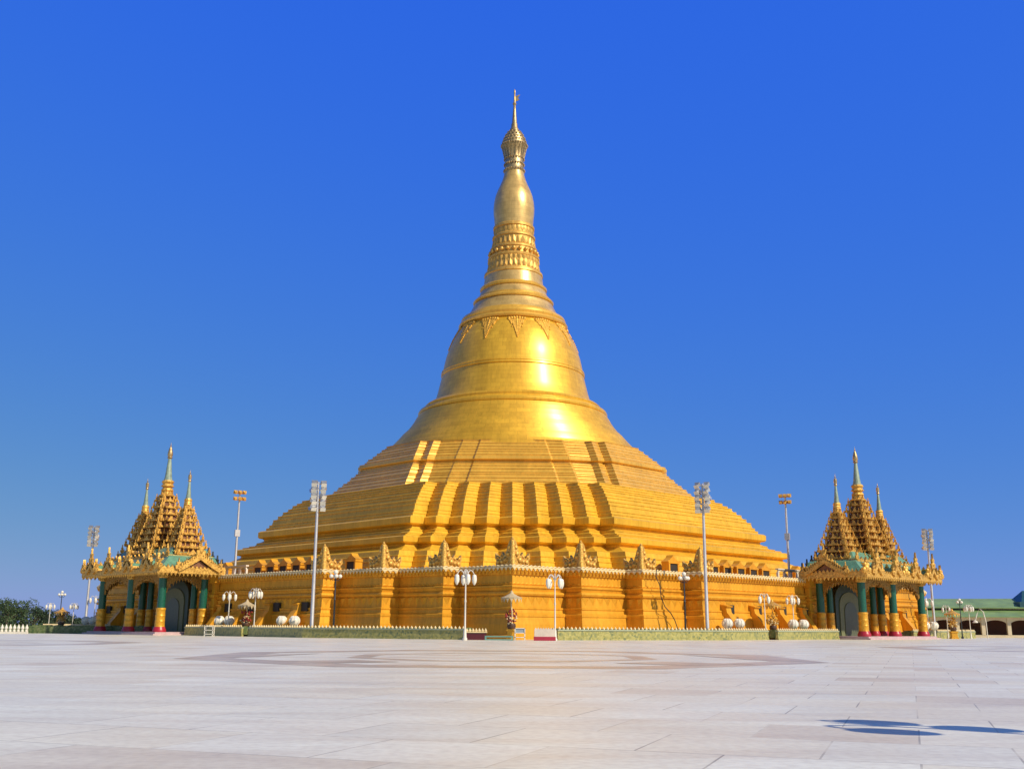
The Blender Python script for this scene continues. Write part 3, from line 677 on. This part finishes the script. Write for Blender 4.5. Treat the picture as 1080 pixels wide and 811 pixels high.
def planter(pts, label, wid=1.6, hgt=.95):
    """pts: outer edge (world xy) seen from the camera, left to right"""
    root = empty('planter', (pts[0][0], pts[0][1], 0)); ox, oy = pts[0]
    w = MB(); pt = MB(); hd = MB(); cp = MB()
    for (x0, y0), (x1, y1) in zip(pts, pts[1:]):
        L = math.hypot(x1-x0, y1-y0); M = T(x0-ox, y0-oy, 0, math.atan2(y1-y0, x1-x0))
        w.box(0, L, 0, .3, .12, hgt-.12, M); w.box(0, L, -.06, .34, 0, .16, M); w.box(0, L, wid-.3, wid, 0, hgt-.12, M)
        cp.box(0, L, -.07, .36, hgt-.12, hgt, M)
        n_ = max(1, int(L/.42))
        for i in range(n_):
            u = (i+.5)*L/n_; pt.lathe([(.11,hgt),(.14,hgt+.07),(.09,hgt+.15),(.01,hgt+.25)], 6, (u,.1,0), M)
        nseg = int(L/.5)+1
        for i in range(nseg):
            u = i*.5; hd.box(u, min(L, u+.52), .34, wid-.34, .2, hgt+.02+random.uniform(-.03,.10), M)
    w.build('wall', MOS, root); cp.build('coping', mat('planter_coping', (.36,.40,.28), .5, 0, .15, 4.), root)
    pt.build('lotus_points', CREAM, root, 50); hd.build('hedge', HEDGE, root)
    tag(root, label, 'planter', 'low green planter walls round the pagoda')
def W2(a, b): v = P(a, b); return (v.x, v.y)
PO = [(62.0, 9.6), (62.0, 33.0), (55.6, 52.2)]
def lerp(p, q, t): return (p[0]+(q[0]-p[0])*t, p[1]+(q[1]-p[1])*t)
A, B, Cc = [W2(*p) for p in PO]
# gap at the plant pedestal near the pavilions
def cut(p, q, px):
    for i in range(1000):
        r = lerp(p, q, i/999)
        if (540+r[0]/r[1]*1129 - px)*(540+p[0]/p[1]*1129 - px) <= 0: return r
    return q
g0 = cut(A, B, 256); g1 = cut(A, B, 264); c0 = cut(B, Cc, 492)
planter([A, g0], 'short planter wall at the right foot of the left pavilion')
planter([g1, B, c0], 'long shaded planter wall with white points left of the centre gap')
A_, B_, C_ = [W2(b, a) for a, b in PO]
h0 = cut(A_, B_, 822); h1 = cut(A_, B_, 812); d0 = cut(B_, C_, 590)
planter([d0, B_, h1], 'long sunlit planter wall with white points right of the centre gap')
planter([h0, A_], 'short planter wall at the left foot of the right pavilion')
# beyond the pavilions
a2 = [W2(62.0, -9.6), W2(62.0, -31)]; planter([a2[1], a2[0]], 'dark planter wall left of the left pavilion')
b2 = [W2(-9.6, 62.0), W2(-29, 62.0)]; planter([b2[0], b2[1]], 'pale planter wall right of the right pavilion')

# bits in the centre gap
def world_box_thing(name, px, Z, build, label, cat, grp=None, rz=0.):
    r = empty(name, at(px, Z), rz); build(r); tag(r, label, cat, grp); return r
def b_maroon(r):
    q = MB(); q.box(-.95,.95,-.4,.4,0,.16); q.box(-.9,.9,-.35,.35,.16,.62); q.build('box', mat('maroon', (.10,.012,.02), .4), r)
    q = MB()
    q.box(-.98,.98,-.43,.43,.62,.72)
    for i in range(7): q.lathe([(.1,.72),(.14,.8),(.02,1.02)], 6, (-.84+i*.28,-.3,0))
    q.build('lotus_points', CREAM, r)
world_box_thing('step_block', 504, 96.0, b_maroon, 'dark maroon block with white points beside the curved lamp post', 'block')
def b_pink(r):
    q = MB(); q.box(-.95,.95,-.5,.5,0,.34); q.build('base', mat('crimson', (.40,.03,.06), .4), r)
    q = MB(); q.box(-.9,.9,-.45,.45,.34,.85)
    for i in range(8): q.prism([(-.11,.85),(.11,.85),(.11,.95),(0,1.12),(-.11,.95)], .12, T(-.78+i*.223,-.38))
    q.build('box', mat('pale_pink', (.72,.62,.52), .5), r)
world_box_thing('step_block', 576, 93.5, b_pink, 'pale block with scalloped top and crimson base right of centre', 'block')
def b_teal(r):
    q = MB(); q.box(-1.25,1.25,-.2,.2,0,.1); q.box(-1.25,-1.1,-.2,.2,.1,.26); q.box(1.1,1.25,-.2,.2,.1,.26); q.box(-1.25,1.25,-.15,.15,.26,.38); q.build('kerb', mat('teal_kerb', (.15,.32,.27), .5), r)
world_box_thing('low_barrier', 528, 94.5, b_teal, 'low teal barrier between maroon block and white stand', 'barrier')
def b_stand(r):
    q = MB()
    for x in (-.42,.42):
        for y in (-.3,.3): q.box(x-.04,x+.04,y-.04,y+.04,0,1.05)
    for z in (.25,.62,1.0): q.box(-.46,.46,-.34,.34,z,z+.06)
    q.build('frame', WHITE, r)
    q = MB(); q.box(-.38,.38,-.28,-.25,.68,1.0); q.build('panel', mat('blue_grey_panel', (.30,.36,.42), .4), r)
world_box_thing('display_stand', 550, 92.5, b_stand, 'small white framed stand with grey panel in the centre gap', 'stand')
def b_stand2(r):
    q = MB()
    for x in (-.42,.42):
        for y in (-.3,.3): q.box(x-.04,x+.04,y-.04,y+.04,0,1.05)
    for z in (.2,.6,1.0): q.box(-.46,.46,-.34,.34,z,z+.06)
    q.build('frame', WHITE, r)
world_box_thing('display_stand', 223, 112, b_stand2, 'small white slatted stand by the left pavilion', 'stand')

# ornamental parasol plants on pedestals
FLW = mat('gilded_leaf', (.75,.42,.08), .45, .3, .4, 6.); FLR = mat('red_flowers', (.35,.04,.03), .6, 0, .4, 8.)
STRAW = mat('straw_cloth', (.55,.44,.27), .7, 0, .2, 4.)
def parasol(px, Z, label, H=4.1, mt=None, sc_=1.):
    r = empty('ornamental_parasol', at(px, Z)); mt = mt or CREAM
    q = MB(); q.box(-.45,.45,-.45,.45,0,.2); q.box(-.36,.36,-.36,.36,.2,.8); q.box(-.45,.45,-.45,.45,.8,.95); q.build('pedestal', YELC, r)
    q = MB(); q.lathe([(.3,.95),(.42,1.2),(.36,1.45),(.2,1.5)], 12); q.build('pot', mat('brown_pot', (.10,.05,.03), .4), r, 40)
    q = MB(); q.tube([(0,0,1.4),(.05,0,2.4),(-.04,0,3.2),(0,0,H)], [.09,.07,.06,.04], 7); q.build('stem', mt, r, 60)
    q = MB(); q.lathe([(.95,H-.45),(.98,H-.35),(.6,H-.2),(.2,H+.02),(.05,H+.3)], 14)
    for i in range(16):
        a = 2*PI*i/16; q.add([(.95*math.cos(a-.15),.95*math.sin(a-.15),H-.44),(.95*math.cos(a+.15),.95*math.sin(a+.15),H-.44),(.97*math.cos(a),.97*math.sin(a),H-.8)], [(0,1,2)])
    q.build('canopy', STRAW if mt is CREAM else mt, r)
    q = MB()
    for i in range(60):
        a = random.uniform(0, 2*PI); rr = random.uniform(.1,.6); z = random.uniform(1.5,2.7)
        q.ball((rr*math.cos(a), rr*math.sin(a), z), random.uniform(.06,.13), 5, 3)
    q.build('blossom', FLW if mt is FLW else FLR, r)
    q = MB()
    for i in range(24):
        a = random.uniform(0, 2*PI); rr = random.uniform(.2,.6); z = random.uniform(1.4,2.1); q.ball((rr*math.cos(a), rr*math.sin(a), z), random.uniform(.06,.12), 5, 3)
    q.build('white_blossom', CREAM, r)
    tag(r, label, 'parasol', 'ornamental parasols on pedestals')
parasol(541, 97.5, 'cream parasol above red and white blossoms at the nearest corner of the pagoda')
parasol(261, 115.5, 'cream parasol on a yellow pedestal right of the left pavilion', 3.6)
parasol(817, 114, 'gilded parasol on a pedestal left of the right pavilion', 3.9, FLW)
parasol(1007, 138, 'gilded parasol before the green-roofed hall', 3.5, FLW)
parasol(66, 139, 'gilded parasol on the far left beside the dark lamp post', 3.0, FLW)

# white globe lanterns
def globe():
    r = empty('globe_lantern', (0,0,0))
    q = MB(); q.lathe([(.3,0),(.3,.12),(.16,.2),(.14,1.05),(.24,1.12)], 12); q.build('stand', WHITE, r, 40)
    q = MB(); n_ = 20; prof_ = [(max(.02,.56*math.sin(PI*j/10)), 1.62-.52*math.cos(PI*j/10)) for j in range(11)]
    q.lathe(prof_, n_)
    for i in range(10):
        a = 2*PI*i/10; q.tube([(.57*math.sin(PI*j/8)*math.cos(a), .57*math.sin(PI*j/8)*math.sin(a), 1.62-.53*math.cos(PI*j/8)) for j in range(1,8)], .035, 5)
    q.build('globe', GLASS, r, 60); return r
G0 = None
for px, Z, lb in ((232.8,118,'leftmost of the white globes right of the left pavilion'),(243,117.5,'white globe under the lamp post, second right of the left pavilion'),
      (298.5,112,'white globe left of its pair before the shaded buttress wall'),(312,111,'white globe right of its pair, left of the tall silver mast'),
      (769,110.5,'white globe left of its pair right of the tall right mast'),(781.5,111.5,'white globe right of its pair before the sunlit buttress shadows'),
      (838.5,117,'white globe under the lamp post, left of the right pavilion'),(849.5,118,'white globe closest to the right pavilion on its left'),
      (92,140,'leftmost white globe, beside the far left mast'),(99.5,139,'white globe between the far left mast and the left pavilion'),
      (978,137,'white globe just right of the right pavilion columns'),(987,138,'white globe at the foot of the far right mast')):
    g_ = globe() if G0 is None else copy_tree(G0)
    G0 = G0 or g_
    g_.location = at(px, Z); tag(g_, lb, 'globe lantern', 'white globe lanterns along the planters')

# ------------------------------------------------------------------ lamps and masts
def street_lamp(narm=4, H=4.6, head=.175, polem=None, reach=.62):
    r = empty('street_lamp', (0,0,0)); pm = polem or WHITE
    q = MB(); q.lathe([(.17,0),(.17,.12),(.12,.2),(.1,.7),(.065,.8),(.055,H*.55),(.08,H*.56),(.05,H*.6),(.045,H-.3),(.1,H-.25),(.04,H-.1),(.03,H+.2)], 10); q.build('pole', pm, r, 40)
    for i in range(narm):
        a = 2*PI*i/narm+.2; c, s = math.cos(a), math.sin(a)
        q = MB(); pts = []
        for j in range(9):
            t = j/8; pts.append((reach*t*c, reach*t*s, H-.45+.55*math.sin(PI*t*.86)))
        q.tube(pts, .035, 6); q.build('arm', pm, r, 60)
        x, y, z = pts[-1]
        q = MB(); q.lathe([(.05,z+.04),(.14,z-.02),(head*.9,z-.16),(head,z-.3),(head*.86,z-.48),(head*.45,z-.62),(.04,z-.68)], 12, (x,y,0)); q.build('lamp_shade', GLASS, r, 50)
    return r
L0 = street_lamp()
lamps = [(242,116,1.0,0,'white four-armed lamp post standing closest to the left pavilion'),(269.5,113,1.05,.5,'white four-armed lamp post second right of the left pavilion'),
  (492,93,1.27,.1,'near white lamp post left of centre beside the maroon block'),(587,93.3,1.2,.4,'near white lamp post right of the pale crimson-based block'),
  (809,112,1.0,.3,'white lamp post left of the gilded parasol, right half of the photo'),(839,117,1.0,.9,'white lamp post just left of the right pavilion'),
  (53,150,.85,0,'small white lamp post at far left before the trees'),(78,150,.85,.6,'small white lamp post between the dark post and the far left mast'),
  (100,146,1.05,.2,'white lamp post right behind the far left mast'),
  (1001,140,.9,.2,'white lamp post right of the far right mast'),(1025,146,.95,.5,'white lamp post before the green roof, right of the dark post'),(981,141,1.1,.9,'white lamp post hidden partly by the far right mast')]
for i, (px, Z, s, rz, lb) in enumerate(lamps):
    o = L0 if i == 0 else copy_tree(L0)
    o.location = at(px, Z); o.scale = (s, s, s); o.rotation_euler = (0,0,rz); tag(o, lb, 'lamp post', 'white lamp posts round the pagoda')
# the lamp post outside the frame on the right, whose shadow lies across the plaza
o = street_lamp(3, 4.6, .33, None, .66); tag(o, 'white lamp post on the right whose shadow falls on the near paving', 'lamp post', 'white lamp posts round the pagoda')
hl = 4.3*1.05; sh = hl/math.tan(SUN_EL)
o.location = (4.55+sh*math.sin(SUN_AZ), 13.2-sh*math.cos(SUN_AZ), 0); o.scale = (1.05,)*3; o.rotation_euler = (0,0,math.radians(98))
# dark posts with white clusters
def dark_post(px, Z, H, label, first=[None]):
    if first[0] is None:
        r = empty('lamp_post', (0,0,0))
        q = MB(); q.lathe([(.2,0),(.2,.3),(.1,.4),(.075,3.5),(.11,3.55),(.07,3.65),(.055,5.6),(.1,5.65),(.04,5.9)], 10); q.build('pole', BLACKM, r, 40)
        for i in range(4):
            a = PI/2*i+.3; q = MB(); x, y = .42*math.cos(a), .42*math.sin(a)
            q.tube([(0,0,5.4),(x*.6,y*.6,5.3),(x,y,5.5)], .03, 5); q.build('arm', BLACKM, r)
            q = MB(); q.ball((x,y,5.72), .2, 10, 7); q.build('globe', GLASS, r, 60)
        q = MB(); q.ball((0,0,6.1), .22, 10, 7); q.build('globe', GLASS, r, 60)
        first[0] = r
    else: r = copy_tree(first[0])
    r.location = at(px, Z); s = H/6.3; r.scale = (s, s, s); tag(r, label, 'lamp post', 'dark lamp posts with white globes')
dark_post(353.5, 106.5, 6.6, 'dark lamp post before the shaded golden return right of the tall left mast')
dark_post(724.5, 106, 6.6, 'dark lamp post before the shaded golden return left of the tall right mast')
dark_post(64, 146, 5.6, 'dark lamp post at far left before the low trees')
dark_post(1016, 142, 5.2, 'dark lamp post before the green-roofed hall')
# floodlight masts
def mast(H=15.5, cols=2, rows=5):
    r = empty('floodlight_mast', (0,0,0))
    q = MB(); q.lathe([(.42,0),(.42,.12),(.24,.2),(.23,.6),(.20,.7),(.13,H-2.6),(.1,H)], 12); q.build('pole', METAL, r, 40)
    q = MB()
    for k in range(rows):
        z = H-2.7+k*.62; q.box(-.62,.62,-.05,.05,z-.05,z+.05)
    q.box(-.5,-.42,-.04,.04,H-2.8,H+.1); q.box(.42,.5,-.04,.04,H-2.8,H+.1); q.build('rack', METAL, r)
    for k in range(rows):
        for i in range(cols):
            z = H-2.7+k*.62; x = (-.48, .48)[i] if cols == 2 else 0
            for y in (-.3,) if (k+i) % 3 else (-.3, .3):
                M = Matrix.Translation((x, y, z)) @ Matrix.Rotation(random.uniform(-.5,.5), 4, 'Z') @ Matrix.Rotation(math.radians(35 if y < 0 else -35), 4, 'X')
                q = MB(); q.frust(0, .06, .3, .2, -.22, .12, .1, .2, M @ Matrix.Rotation(PI/2, 4, 'X')); f_ = q.build('floodlight', LAMPM, r)
                q = MB(); q.box(-.27,.27,-.24,-.22,-.24,.14, M); q.build('lens', GLASS, f_)
    return r
m0 = mast()
masts = [(330.4,106.5,1.0,.4,'tall silver floodlight mast before the shaded golden wall on the left'),(747.6,106,1.0,-.4,'tall silver floodlight mast before the sunlit golden wall on the right'),
   (91.5,146,.93,.2,'floodlight mast at far left, rising behind the left pavilion eave'),(987.5,143,.93,-.2,'floodlight mast at far right, rising behind the right pavilion eave')]
for i, (px, Z, s, rz, lb) in enumerate(masts):
    o = m0 if i == 0 else copy_tree(m0)
    o.location = at(px, Z); o.scale = (s,s,s); o.rotation_euler = (0,0,rz); tag(o, lb, 'floodlight mast', 'floodlight masts round the pagoda')
def mast2():
    r = empty('floodlight_mast', (0,0,0)); H = 10.6
    q = MB(); q.lathe([(.2,0),(.16,.3),(.11,H)], 10); q.build('pole', METAL, r, 40)
    q = MB(); q.box(-.75,.75,-.06,.06,H-.15,H); q.box(-.75,.75,-.06,.06,H-.95,H-.8); q.box(-.3,.3,-.2,.2,5.2,6.0); q.build('rack', METAL, r)
    for z in (H-.1, H-.9):
        for x in (-.55, 0, .55):
            M = Matrix.Translation((x, -.25, z)) @ Matrix.Rotation(random.uniform(-.5,.5), 4, 'Z') @ Matrix.Rotation(math.radians(30), 4, 'X')
            q = MB(); q.frust(0, .06, .25, .22, -.22, .12, .1, .2, M @ Matrix.Rotation(PI/2, 4, 'X')); q.build('floodlight', CARV, r)
    return r
o = mast2(); v = P(54, 6.0, 6.6); o.location = v; o.rotation_euler = (0,0,.5); tag(o, 'slim floodlight mast on the terrace beside the left pavilion spires', 'floodlight mast', 'floodlight masts on the terrace')
o = copy_tree(o); v = P(6.0, 54, 6.6); o.location = v; o.rotation_euler = (0,0,-.5); tag(o, 'slim floodlight mast on the terrace beside the right pavilion spires', 'floodlight mast', 'floodlight masts on the terrace')
# cable hanging on the sunlit wall
q = MB(); pts = []
for px, h in ((694,6.95),(693,6.2),(697,5.3),(698,4.2),(702,3.2),(708,2.6),(712,1.9),(715,1.0),(716,.3)):
    r = (px-540)/1129.; bb = AW-e + 1.25; # right wall plane b const (second return)
    # solve a so that bearing matches: (bb-a)/(R2) / (ZC-(a+bb)/R2) = r
    a_ = (bb - r*(ZC*R2) + r*bb)/(1-r)
    pts.append(P(a_, bb, h)-Vector((pts and 0 or 0, 0, 0)))
base_ = pts[-1].copy(); base_.z = 0
q.tube([p-base_ for p in pts], .05, 6); o = q.build('cable', BLACKM); o.location = base_; tag(o, 'thin dark cable hanging down the sunlit golden wall', 'cable')

# ------------------------------------------------------------------ far left: trees, white lotus fence
LEAF = mat('leaves', (.055,.10,.03), .6, 0, .5, 1.5); LEAF2 = mat('dark_leaves', (.035,.07,.03), .6, 0, .5, 1.5); BARK = mat('bark', (.13,.09,.06), .9, 0, .3, 3.)
def tree(x, y, H, Wd, label, lm=None, n_=2600):
    r = empty('broadleaf_tree', (x, y, 0))
    q = MB(); q.tube([(0,0,0),(.1,0,H*.3),(.0,.1,H*.55)], [.25,.18,.1], 8)
    cl = []
    for i in range(9):
        a = random.uniform(0,2*PI); d = random.uniform(.25,.8)*Wd/2; z = H*random.uniform(.4,.88); p_ = (d*math.cos(a), d*math.sin(a), z)
        cl.append((Vector(p_), random.uniform(.16,.28)*Wd)); q.tube([(0,0,H*random.uniform(.25,.5)), (p_[0]*.5,p_[1]*.5,z*.8), p_], [.1,.06,.03], 5)
    cl.append((Vector((0,0,H*.8)), .22*Wd)); q.build('trunk', BARK, r, 50)
    for i in range(6):
        a = random.uniform(0,2*PI); cl.append((Vector((Wd*.4*math.cos(a), Wd*.4*math.sin(a), H*random.uniform(.12,.35))), .2*Wd))
    q = MB()
    for i in range(n_):
        c, rr = random.choice(cl); d = Vector((random.gauss(0,1), random.gauss(0,1), random.gauss(0,1))).normalized()*rr*random.uniform(.5,1.05); d.z *= .75
        p = c+d; p.z = max(.15, p.z); s = random.uniform(.10,.22)
        u = Vector((random.gauss(0,1), random.gauss(0,1), random.gauss(0,1))).normalized(); v = u.cross(Vector((random.gauss(0,1), random.gauss(0,1), random.gauss(0,1)))).normalized()
        q.add([tuple(p-u*s), tuple(p-v*s*.5), tuple(p+u*s), tuple(p+v*s*.5)], [(0,1,2,3)])
    q.build('crown', lm or LEAF, r, fix=False); tag(r, label, 'tree', 'low trees beyond the plaza')
for x_, Z, H, Wd, lb, lm in ((-8,176,5.0,7,'bushy tree cut by the left edge of the photo',LEAF2),(8,168,5.2,6.5,'tallest bushy tree of the far left clump',LEAF),(24,172,4.8,6,'round green tree right of the tallest in the far left clump',LEAF),
      (37,178,3.9,5,'small tree ending the far left clump on its right',LEAF2),(50,190,2.9,4.5,'low bush behind the leftmost small lamp post',LEAF),(61,185,3.6,4.2,'small green tree behind the dark far left lamp post',LEAF2),(72,196,2.6,4.5,'low dark bush between the small lamp posts',LEAF2),(86,200,2.2,3.5,'tiny bush behind the foot of the far left mast',LEAF2)):
    v = at(x_, Z); tree(v.x, v.y, H, Wd, lb, lm)
# lotus fence
fr = empty('lotus_fence', at(0, 128)); q = MB(); q.box(-9, 3.6, -.2, .2, 0, .22); q.build('plinth', WHITE, fr)
q = MB()
for i in range(26): q.lathe([(.17,.22),(.2,.35),(.1,.45),(.19,.6),(.2,.72),(.1,.9),(.01,1.12)], 8, (-8.8+i*.49,0,0))
q.build('lotus_posts', WHITE, fr, 50); tag(fr, 'white fence of pointed lotus buds along the far left plaza edge', 'fence')
# hedge behind it
q = MB(); hb = at(30, 134)
for i in range(44):
    for j in range(2): q.box(-14+i*.7, -14+i*.7+.72, j*.5, j*.5+.52, 0, .95+random.uniform(-.08,.1))
o = q.build('hedge', HEDGE); o.location = hb; tag(o, 'dark clipped hedge behind the white lotus fence', 'hedge')

# ------------------------------------------------------------------ far right: green-roofed hall
HG = mat('green_roof', (.22,.34,.13), .5, .1, .2, .5, .1, 3., streak=False); CRM = mat('cream_wall', (.62,.52,.36), .6, 0, .12, 1.); REDW = mat('red_brown_wall', (.22,.07,.04), .6, 0, .2)
hall = empty('covered_hall', at(985, 168), math.radians(-5))
q = MB(); q.box(-4, 46, 7.0, 7.4, 0, 3.6); q.build('back_wall', REDW, hall)
q = MB(); q.box(-4.6, 46, -.25, 7.5, 0, .45); q.build('plinth', CRM, hall)
for i in range(13):
    x = -4+i*3.9; q = MB(); q.box(x-.28, x+.28, -.28, .28, .45, 3.5); q.build('column', CRM, hall)
q = MB()
for i in range(12):
    x = -4+i*3.9+.28; L = 3.34
    q.prism([(0,3.5),(0,2.4)]+[(L/2-L/2*math.cos(PI*j/10), 2.4+.75*math.sin(PI*j/10)) for j in range(1,10)]+[(L,2.4),(L,3.5)], .3, T(x, 0))
q.box(-5, 46, -.45, .45, 3.5, 3.85); q.build('arcade', CRM, hall)
q = MB(); q.add([(-6,-1.1,3.8),(46,-1.1,3.8),(46,3.2,5.1),(-6,3.2,5.1),(-6,-1.1,3.65),(46,-1.1,3.65),(46,3.2,4.95),(-6,3.2,4.95)], [(0,1,2,3),(4,7,6,5),(0,4,5,1),(0,3,7,4),(1,5,6,2),(3,2,6,7)]); q.build('lower_roof', HG, hall)
q = MB(); q.box(-3, 46, 3.3, 10, 4.9, 5.7); q.build('clerestory', BLACKM, hall)
q = MB(); q.box(8.5, 46, 3.1, 3.28, 5.2, 5.7)
q.build('clerestory_panel', CRM, hall)
q = MB(); q.add([(-5,2.4,5.5),(46,2.4,5.5),(46,8,7.6),(-5,8,7.2),(-5,13.6,5.5),(46,13.6,5.5),(-5,2.4,5.35),(46,2.4,5.35)], [(0,1,2,3),(3,2,5,4),(0,3,4),(1,5,2),(6,7,1,0),(6,4,5,7)]); q.build('upper_roof', HG, hall)
q = MB(); q.box(14.6, 22, 2.6, 9, 5.4, 6.6); q.add([(15.2,3.4,6.55),(23,3.4,6.55),(23,9.6,6.55),(15.2,9.6,6.55),(16.6,6.5,8.8),(23,6.5,8.8)], [(0,1,5,4),(1,2,5),(2,3,4,5),(3,0,4),(0,3,2,1)]); q.build('ridge_turret', mat('dark_blue_roof', (.02,.08,.11), .4), hall)
hall.scale = (1, 1, .84)
tag(hall, 'long low hall with two-tier green roof and cream arches at far right', 'building')
# white gooseneck sign post in front of the hall
gn = empty('gooseneck_lamp', at(1035, 150)); q = MB(); q.tube([(1.0,0,0),(.95,0,2.2),(.7,0,3.6),(.2,0,4.1),(-.25,0,3.2),(-.5,0,2.5)], .07, 7); q.build('pole', WHITE, gn, 60)
q = MB(); q.lathe([(.05,2.5),(.3,2.3),(.38,2.15),(.3,2.1)], 12, (-.55,0,0)); q.build('lamp_shade', WHITE, gn, 50); tag(gn, 'white gooseneck lamp arching before the green-roofed hall', 'lamp post')
